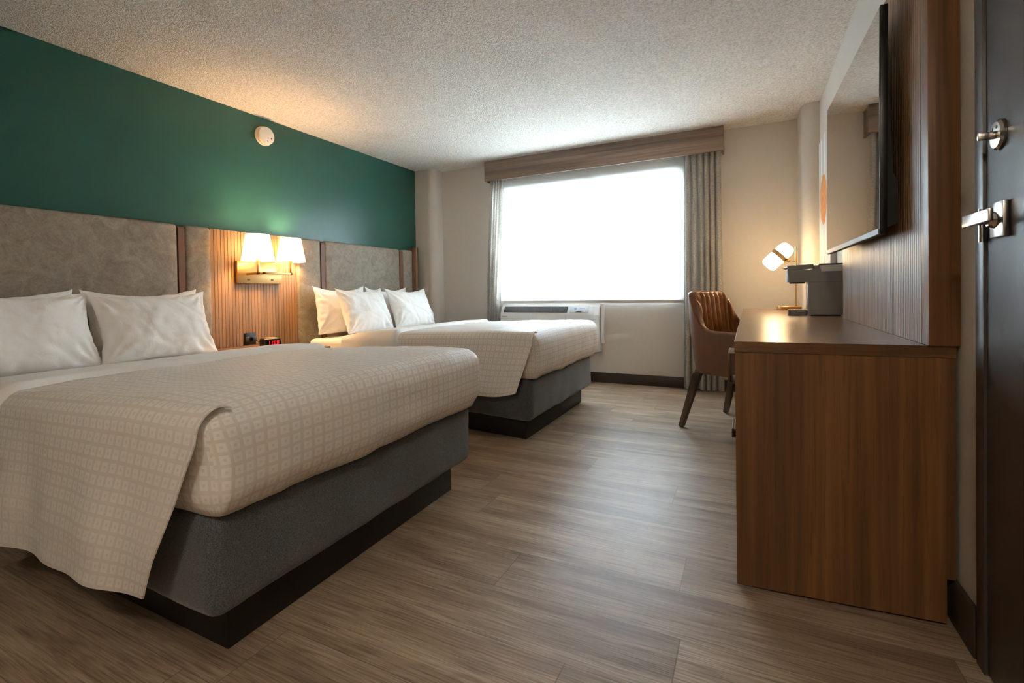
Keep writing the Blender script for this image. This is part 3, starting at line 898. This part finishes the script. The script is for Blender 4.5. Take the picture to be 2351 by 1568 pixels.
# near end post
def sk2(bm):
    for v in bm.verts:
        if v.co.y < .03: v.co.y += kd*.9*(v.co.x)
add_box(bm, px, -.0, .0, .060, .0, z1, .001); sk2(bm); obj('end_post', bm, M_desk, tp)
bm = bmesh.new(); ya, yb = .062, 1.352; n = 66; pw = (yb-ya)/n
add_box(bm, px+.008, -.0, ya, yb, .0, z1, mi=1)
for i in range(n): add_box(bm, px, px+.0082, ya+i*pw+.0016, ya+(i+1)*pw-.0016, .0, z1)
obj('slats', bm, [M_slat, M_groove], tp)

# ------------------------------------------------------------------ television
tvA = Vector((.386, 1.95, 1.130)); tvB = Vector((.368, 2.97, 1.130))
yaw = math.atan2(-(tvB.x-tvA.x), tvB.y-tvA.y)
tv = thing('television', 'flat black television mounted on the slatted panel', 'television', tvA, yaw)
Lt = (tvB-tvA).length; Ht = .745
tilt = R(.5)
Mt = Matrix.Rotation(tilt, 4, 'Y')
bm = bmesh.new(); add_box(bm, .001, .022, 0, Lt, 0, Ht, .002, M=Mt); obj('bezel', bm, M_blackpl, tv)
bm = bmesh.new(); add_box(bm, -.0006, .0008, .006, Lt-.006, .020, Ht-.006, M=Mt); obj('screen', bm, M_tvscreen, tv, 0)
bm = bmesh.new(); add_box(bm, -.0010, .0006, .004, Lt-.004, .002, .0185, M=Mt); obj('lower_bezel', bm, Mat('tv_trim', srgb(30, 27, 25), .42).m, tv)
bm = bmesh.new(); add_prism(bm, [(.0225, .02), (.052, .035), (.052, .175), (.040, .20), (.0225, .66)], 'y', .015, Lt-.015)
for v in bm.verts: v.co = Mt @ v.co
obj('rear_housing', bm, Mat('tv_back_matte', srgb(16, 15, 15), .6).m, tv)
bm = bmesh.new(); add_box(bm, .0, .050, .40, .52, .28, .48)
for v in bm.verts: v.co.x += .048
sx = .0
obj('wall_mount', bm, M_blackpl, tv)
bm = bmesh.new(); add_cyl(bm, (-.0011, Lt-.22, .010), (-.0016, Lt-.22, .010), .004, n=12)
for v in bm.verts: v.co = Mt @ v.co
obj('indicator', bm, M_white, tv)
# TV cable dropping to the desk
cb = bmesh.new(); add_tube(cb, [(.44, 2.90, 1.30), (.49, 3.10, 1.27), (.512, 3.24, 1.22), (.511, 3.29, 1.12), (.513, 3.292, 1.0), (.511, 3.29, .80)], .004, 8)
for v in cb.verts: v.co = Matrix.Rotation(-yaw, 4, 'Z') @ (v.co-tvA)
obj('cable', cb, M_blackpl, tv)

# ------------------------------------------------------------------ wall art
ar = thing('framed_art', 'tall white stretched canvas with an orange oval on the right wall', 'wall art', (XR-.001, 4.05, 1.02))
bm = bmesh.new(); add_box(bm, -.034, 0, -.27, .25, 0, 1.02, .002); obj('canvas', bm, Mat('art_white', srgb(232, 228, 222), .6).m, ar)
Mst = Mat('art_grey_stripe', srgb(200, 200, 198), .6).m
for a, b in ((-.19, -.10), (-.01, .09), (.15, .20)):
    bm = bmesh.new(); add_box(bm, -.0348, -.0342, a, b, .0, 1.02); obj('grey_stripe', bm, Mst, ar)
m = Mat('art_orange', srgb(214, 140, 64), .6); m.col(m.ramp(m.noise(m.coord(), 9, 3, .6, 1.5), [(.3, srgb(196, 116, 52)), (.7, srgb(226, 156, 80))]))
bm = bmesh.new(); add_prism(bm, [(.02+.158*math.cos(a), .565+.178*math.sin(a)) for a in [2*PI*i/48 for i in range(48)]], 'x', -.0356, -.0350); obj('orange_disc', bm, m.m, ar)

# ------------------------------------------------------------------ coffee maker
cm = thing('coffee_maker', 'grey single-serve coffee maker standing on the desk', 'coffee maker', (.355, 3.42, ZD+.001))
yw = .062
def rslab(bm, x0, x1, y0, y1, z0, z1, r):
    poly = []
    for cx, cy, a0 in ((x1-r, y1-r, 0), (x0+r, y1-r, 90), (x0+r, y0+r, 180), (x1-r, y0+r, 270)): poly += arc(cx, cy, r, a0, a0+90, 6)
    add_prism(bm, poly, 'z', z0, z1)
bm = bmesh.new(); rslab(bm, -.036, .144, -yw, yw, .006, .2762, .018); obj('column_body', bm, M_grey, cm)
bm = bmesh.new(); add_prism(bm, arc(-.145+.035, yw-.035, .035, 90, 180, 8)+arc(-.145+.035, -yw+.035, .035, 180, 270, 8)+[(-.0185, -yw+.0001), (-.0185, -.04), (-.0365, -.04), (-.0365, .04), (-.0185, .04), (-.0185, yw-.0001)], 'z', .2015, .2760); obj('brew_head', bm, M_grey, cm)
bm = bmesh.new(); rslab(bm, -.142, -.004, -yw+.002, yw-.002, .277, .302, .024)
for v in bm.verts: v.co.z += (v.co.x+.142)*.035
lid = obj('lid', bm, M_grey, cm)
bm = bmesh.new(); add_tube(bm, [(-.142, -.05, .287), (-.155, -.03, .289), (-.158, 0, .289), (-.155, .03, .289), (-.142, .05, .287)], .005); obj('lid_handle', bm, M_nickel, lid)
bm = bmesh.new(); rslab(bm, -.004, .144, -yw+.004, yw-.004, .2765, .2990, .016); obj('rear_cap', bm, M_grey, cm)
bm = bmesh.new(); rslab(bm, .022, .146, -yw-.002, yw+.002, .262, .2985, .018); obj('water_tank', bm, M_clear, cm)
bm = bmesh.new(); rslab(bm, .020, .146, -yw-.001, yw+.001, .2995, .3075, .016); obj('tank_lid', bm, M_dgrey, cm)
bm = bmesh.new(); rslab(bm, -.137, -.036, -.045, .045, .001, .033, .022); tr_ = obj('drip_tray', bm, M_grey, cm)
bm = bmesh.new()
for k in range(6): add_box(bm, -.130+k*.015, -.124+k*.015, -.034, .034, .0332, .036)
obj('tray_grate', bm, M_nickel, tr_)
bm = bmesh.new(); rslab(bm, -.128, -.046, -.035, .035, .1925, .2010, .02); obj('nozzle_plate', bm, M_dgrey, cm)
bm = bmesh.new(); add_box(bm, -.0376, -.0355, -.045, .045, .036, .196, .0005); obj('front_strip', bm, M_nickel, cm)
for z in (.1995, .033):
    bm = bmesh.new(); add_box(bm, -.034, .1425, -yw-.0006, -yw+.001, z, z+.001); obj('body_seam', bm, M_dgrey, cm)
bm = bmesh.new(); add_box(bm, -.02, .13, -.05, .05, .0, .0055); obj('base_feet', bm, M_blackpl, cm)

# ------------------------------------------------------------------ desk lamp
lp = thing('desk_lamp', 'brass desk lamp with a glowing white glass cylinder shade', 'desk lamp', (.287, 4.36, ZD+.001))
bm = bmesh.new(); add_lathe(bm, [(.084, 0), (.086, .003), (.086, .022), (.083, .025)], 48); obj('base', bm, M_brass, lp)
bm = bmesh.new(); add_cyl(bm, (.048, 0, .0252), (.048, 0, .034), .009, n=16); add_cyl(bm, (.048, 0, .034), (.048, 0, .488), .0062, n=16); obj('pole', bm, M_brass, lp)
bm = bmesh.new(); add_cyl(bm, (-.042, -.02, .0252), (-.042, -.02, .029), .008, n=16); obj('switch', bm, M_dgrey, lp)
ca = Vector((-.153, -.004, .338)); cb_ = Vector((.010, .004, .500)); ax = (cb_-ca); axn = ax.normalized(); Lc = ax.length
q = axn.to_track_quat('Z', 'Y').to_matrix().to_4x4(); Ml = Matrix.Translation(ca) @ q
M_glass = translucent('lit_opal_glass', (.95, .92, .86, 1), .5, ((1, .74, .42, 1), 6))
bm = bmesh.new(); add_lathe(bm, [(.001, .0), (.040, .002), (.056, .014), (.058, .03), (.058, Lc-.05), (.052, Lc-.02), (.036, Lc-.004), (.001, Lc)], 40, Ml); obj('glass_shade', bm, M_glass, lp, 50)
bm = bmesh.new(); add_lathe(bm, [(.0595, Lc*.46), (.0635, Lc*.46), (.0635, Lc*.60), (.0595, Lc*.60)], 40, Ml); obj('shade_band', bm, M_brass, lp)
mid = ca+axn*Lc*.55
side = Vector((.045, -.045, -.028))
kn = Vector((mid.x+.052, mid.y-.02, mid.z-.040))
bm = bmesh.new(); add_cyl(bm, (kn.x-.008, kn.y-.014, kn.z), (kn.x+.012, kn.y+.014, kn.z-.004), .014, n=20); obj('knuckle', bm, M_brass, lp)
bm = bmesh.new(); add_tube(bm, [kn, (.048, 0, .372)], .004); add_tube(bm, [kn, (kn.x-.03, kn.y, kn.z-.03)], .004); obj('arm', bm, M_brass, lp)

# ------------------------------------------------------------------ desk chair
Fx = Vector((.915, -.404, 0)); yawc = math.atan2(Fx.y, Fx.x)
Sx = Vector((.404, .915, 0))
org = Vector((-.427, 3.533, 0))+Sx*.30
ch = thing('desk_chair', 'brown leather armchair with channel-stitched back, pulled up to the desk', 'chair', org, yawc)
BW = .30; RC = .15; XFt = .50
def path(t):
    """t 0..1 near arm front -> back -> far arm front ; returns (pos, normal outwards)"""
    s1 = XFt-RC; s2 = PI/2*RC; s3 = 2*(BW-RC); tot = 2*s1+2*s2+s3
    s = t*tot
    if s < s1: return Vector((XFt-s, -BW, 0)), Vector((0, -1, 0))
    s -= s1
    if s < s2: a = s/RC; return Vector((RC-RC*math.sin(a), -BW+RC-RC*math.cos(a), 0)), Vector((-math.sin(a), -math.cos(a), 0))
    s -= s2
    if s < s3: return Vector((0, -BW+RC+s, 0)), Vector((-1, 0, 0))
    s -= s3
    if s < s2: a = s/RC; return Vector((RC-RC*math.cos(a), BW-RC+RC*math.sin(a), 0)), Vector((-math.cos(a), math.sin(a), 0))
    s -= s2
    return Vector((RC+s, BW, 0)), Vector((0, 1, 0))
def topz(x):
    pts = [(-.1, .935), (.0, .932), (.03, .915), (.06, .86), (.10, .765), (.13, .71), (.17, .678), (.22, .663), (.6, .655)]
    for (a, za), (b, zb) in zip(pts, pts[1:]):
        if x <= b:
            k = (x-a)/(b-a); return za+(zb-za)*k
    return .655
def lean(p, z):
    k = max(0, 1-p.x/.30); return Vector((p.x+.055*k-.062*k*max(0, (z-.385)/.55), p.y, z))
NT = 160
def outer(u, v):
    p, n = path(u); zt = topz(p.x)
    z = .385+(zt-.385)*v
    q = lean(p, z)
    b = .012*math.sin(PI*v)+(-.014*(1-min(1, v/.12))**2)
    return q+n*b*.8
bm = grid(outer, NT, 22)
obj_out = bm
# rim + front edges joined into outer shell
TH = .052
def inner_pt(u, z, flute=True):
    p, n = path(u); th = TH
    q = lean(p, z)
    if flute and p.x < RC*.98:
        # arc length across back
        s = (u-.5)*2
        k = max(0, min(1, (z-.44)/.1))*max(0, min(1, (.945-z)/.05+.3))
        th += (.024*abs(math.sin(u*PI*22)))*k*max(0, min(1, (RC-p.x)/.05))
    return q-n*th
# rim strip of the outer shell
def rim(u, v):
    p, n = path(u); zt = topz(p.x); a = PI*v
    q = lean(p, zt)
    c = q-n*TH/2
    return c+n*TH/2*math.cos(a)+Vector((0, 0, TH*.30*math.sin(a)))
rm = grid(rim, NT, 8); merge(bm, rm, mi=1)
def arm_in(u, v):
    p, n = path(u); zt = topz(p.x); z = .44+(zt-.44)*v
    return lean(p, z)-n*TH
for u0, u1 in ((0, .235), (.765, 1)):
    g = grid(lambda u, v, a=u0, b=u1: arm_in(a+(b-a)*u, v), 40, 10); merge(bm, g)
for u in (0, 1):
    g = grid(lambda a, v, uu=u: (lambda p, n, z: lean(p, z)-n*TH*a+Vector((.012*math.sin(PI*a), 0, 0)))(path(uu)[0], path(uu)[1], .385+(topz(path(uu)[0].x)-.385)*v), 8, 12); merge(bm, g)
bmesh.ops.remove_doubles(bm, verts=bm.verts[:], dist=.0008)
obj('outer_shell', bm, [M_leather2, M_rim], ch, 60)
def backin(u, v):
    uu = .20+.60*u; p, n = path(uu); zt = topz(p.x)+.006
    z = .44+(zt-.44)*v
    e = max(0, (v-.93)/.07)
    q = inner_pt(uu, z)
    return q+n*(.026*e*e)+Vector((0, 0, .010*math.sin(e*PI/2)))-n*.002
g = grid(backin, 260, 26); bmesh.ops.recalc_face_normals(g, faces=g.faces)
obj('channelled_backrest', g, M_leather, ch, 70)
h = Vector((.235, BW-TH-.004, .045)); bm = rbox_pts(2*h.x, 2*h.y, 2*h.z, .03, .04)
for v in bm.verts: v.co, _ = round_pt(v.co, h, .03); v.co += Vector((.295, 0, .455))
obj('seat_cushion', bm, M_leather, ch, 60)
bm = bmesh.new(); add_box(bm, .085, XFt-.02, -BW+.03, BW-.03, .386, .409, .005); obj('seat_frame', bm, M_leather2, ch)
def leg(xt, yt, xb, yb):
    bm = bmesh.new(); a, b = .026, .017
    v0 = [bm.verts.new((xt+sx*a, yt+sy*a, .3855)) for sx, sy in ((-1, -1), (1, -1), (1, 1), (-1, 1))]
    v1 = [bm.verts.new((xb+sx*b, yb+sy*b, .006)) for sx, sy in ((-1, -1), (1, -1), (1, 1), (-1, 1))]
    for i in range(4): bm.faces.new((v0[i], v0[(i+1) % 4], v1[(i+1) % 4], v1[i]))
    bm.faces.new(v0); bm.faces.new(v1[::-1])
    bmesh.ops.bevel(bm, geom=bm.edges[:], offset=.003, segments=2, affect='EDGES')
    l = obj('leg', bm, M_leg, ch)
    bm = bmesh.new(); add_cyl(bm, (xb, yb, 0), (xb, yb, .0058), .011, n=14); obj('glide', bm, M_blackpl, l)
leg(.105, -.262, .0, -.300); leg(.115, .262, .03, .285); leg(.44, -.262, .49, -.285); leg(.44, .262, .49, .285)

# ------------------------------------------------------------------ door in the right wall
dr = bpy.data.objects.new('door_1', None); C.objects.link(dr); dr.location = (XR, DY1, 0); dr['kind'] = 'structure'
bm = bmesh.new()
add_box(bm, -.010, .10, -.046, .0, 0, DZ, .0015); add_box(bm, -.010, .10, DY0-DY1, DY0-DY1+.046, 0, DZ, .0015); add_box(bm, -.010, .10, DY0-DY1+.046, -.046, DZ-.046, DZ, .0015)
obj('door_frame', bm, M_frame, dr)
bm = bmesh.new(); add_box(bm, -.004, .04, DY0-DY1+.048, -.0475, .008, DZ-.048, .0015); slab = obj('door_slab', bm, M_door, dr)
bm = bmesh.new(); add_cyl(bm, (-.012, -.0465, 1.062), (-.012, -.0465, 1.142), .0065, n=16); obj('strike_lip', bm, M_nickel, dr)
# deadbolt
zb_, yb_ = 1.300, -.119
bm = bmesh.new(); add_lathe(bm, [(.034, 0), (.034, .004), (.029, .009), (.020, .010)], 40, Matrix.Translation((-.0045, yb_, zb_)) @ Matrix.Rotation(R(-90), 4, 'Y')); db = obj('deadbolt_rose', bm, M_nickel, slab)
bm = bmesh.new(); add_box(bm, -.044, -.015, yb_-.006, yb_+.004, zb_-.009, zb_+.009, .003); add_cyl(bm, (-.015, yb_, zb_), (-.02, yb_, zb_), .009, n=20); obj('thumb_turn', bm, M_nickel, slab)
bm = bmesh.new()
for s in (-1, 1): add_cyl(bm, (-.0146, yb_+s*.010, zb_+.016), (-.0155, yb_+s*.010, zb_+.016), .0035, n=12)
obj('rose_screw', bm, M_dgrey, slab)
# lever
zl, yl = 1.106, -.122
bm = bmesh.new(); add_box(bm, -.016, -.0045, yl-.043, yl+.024, zl-.040, zl+.040, .002); obj('lever_rose', bm, M_nickel, slab)
bm = bmesh.new(); add_cyl(bm, (-.0165, yl, zl), (-.028, yl, zl), .019, .013, n=24); add_cyl(bm, (-.028, yl, zl), (-.060, yl, zl), .0095, n=20)
add_box(bm, -.069, -.060, yl-.128, yl+.012, zl-.014, zl+.014, .0025)
obj('lever_handle', bm, M_nickel, slab)

# ceiling fixture added unseen behind the camera, fill light for the foreground
hl = thing('added_fill_lamp', 'round flush ceiling lamp added unseen behind the viewer as fill light', 'ceiling lamp', (.05, -.9, H))
bm = bmesh.new(); add_lathe(bm, [(.17, -.001), (.17, -.03), (.165, -.032)], 48); obj('lamp_rim', bm, M_nickel, hl)
bm = bmesh.new(); add_lathe(bm, [(.160, -.0325), (.150, -.055), (.10, -.08), (.03, -.09), (.004, -.091)], 48); obj('diffuser', bm, emis('fill_lamp_glow', (1, .88, .74, 1), 25.0), hl)

# ------------------------------------------------------------------ lights
def light(name, typ, loc, energy, col, **kw):
    l = bpy.data.lights.new(name, typ); l.energy = energy; l.color = col
    for k, v in kw.items(): setattr(l, k, v)
    o = bpy.data.objects.new(name, l); C.objects.link(o); o.location = loc; return o
for i, b in enumerate(bulbs): light('sconce_bulb_light', 'POINT', b, 11.5, (1, .60, .28), shadow_soft_size=.038)
light('desk_lamp_light', 'POINT', (.287-.07, 4.36, ZD+.42), 20, (1, .55, .24), shadow_soft_size=.05)
# daylight: bright overcast sky through the window
sk = light('daylight', 'AREA', ((WX0+WX1)/2, D+.40, 1.60), 440*DAY, (.70, .86, 1.0), shape='RECTANGLE', size=2.3, size_y=1.7)
sk.rotation_euler = (R(-90), 0, 0)
W_ = bpy.data.worlds.new('sky'); bpy.context.scene.world = W_; W_.use_nodes = True
W_.node_tree.nodes['Background'].inputs[0].default_value = (.85, .93, 1, 1); W_.node_tree.nodes['Background'].inputs[1].default_value = 3.0

# ------------------------------------------------------------------ camera
cam = bpy.data.cameras.new('camera'); co = bpy.data.objects.new('camera', cam); C.objects.link(co)
cam.sensor_width = 36; cam.sensor_fit = 'HORIZONTAL'; cam.lens = 1105/2351*36
cam.shift_y = (684.8-784)/2351; cam.clip_start = .05
yw_, pt_, rl_ = R(26.16), R(-.72), R(-.88)
fw = Vector((-math.sin(yw_)*math.cos(pt_), math.cos(yw_)*math.cos(pt_), math.sin(pt_)))
rt = Vector((math.cos(yw_), math.sin(yw_), 0)); up = rt.cross(fw)
r2 = rt*math.cos(rl_)+up*math.sin(rl_); u2 = -rt*math.sin(rl_)+up*math.cos(rl_)
co.matrix_world = Matrix(((r2.x, u2.x, -fw.x, 0), (r2.y, u2.y, -fw.y, 0), (r2.z, u2.z, -fw.z, .958), (0, 0, 0, 1)))
sc = bpy.context.scene; sc.camera = co
sc.view_settings.view_transform = 'Standard'; sc.view_settings.look = 'None'; sc.view_settings.gamma = 1
sc.view_settings.exposure = 1.72
sc.view_settings.use_curve_mapping = False
sc.cycles.use_denoising = True
sc.cycles.use_adaptive_sampling = True; sc.cycles.adaptive_threshold = .06
sc.cycles.max_bounces = 8; sc.cycles.diffuse_bounces = 5; sc.cycles.glossy_bounces = 4; sc.cycles.transmission_bounces = 8
sc.cycles.sample_clamp_indirect = 8; sc.cycles.caustics_reflective = False; sc.cycles.caustics_refractive = False
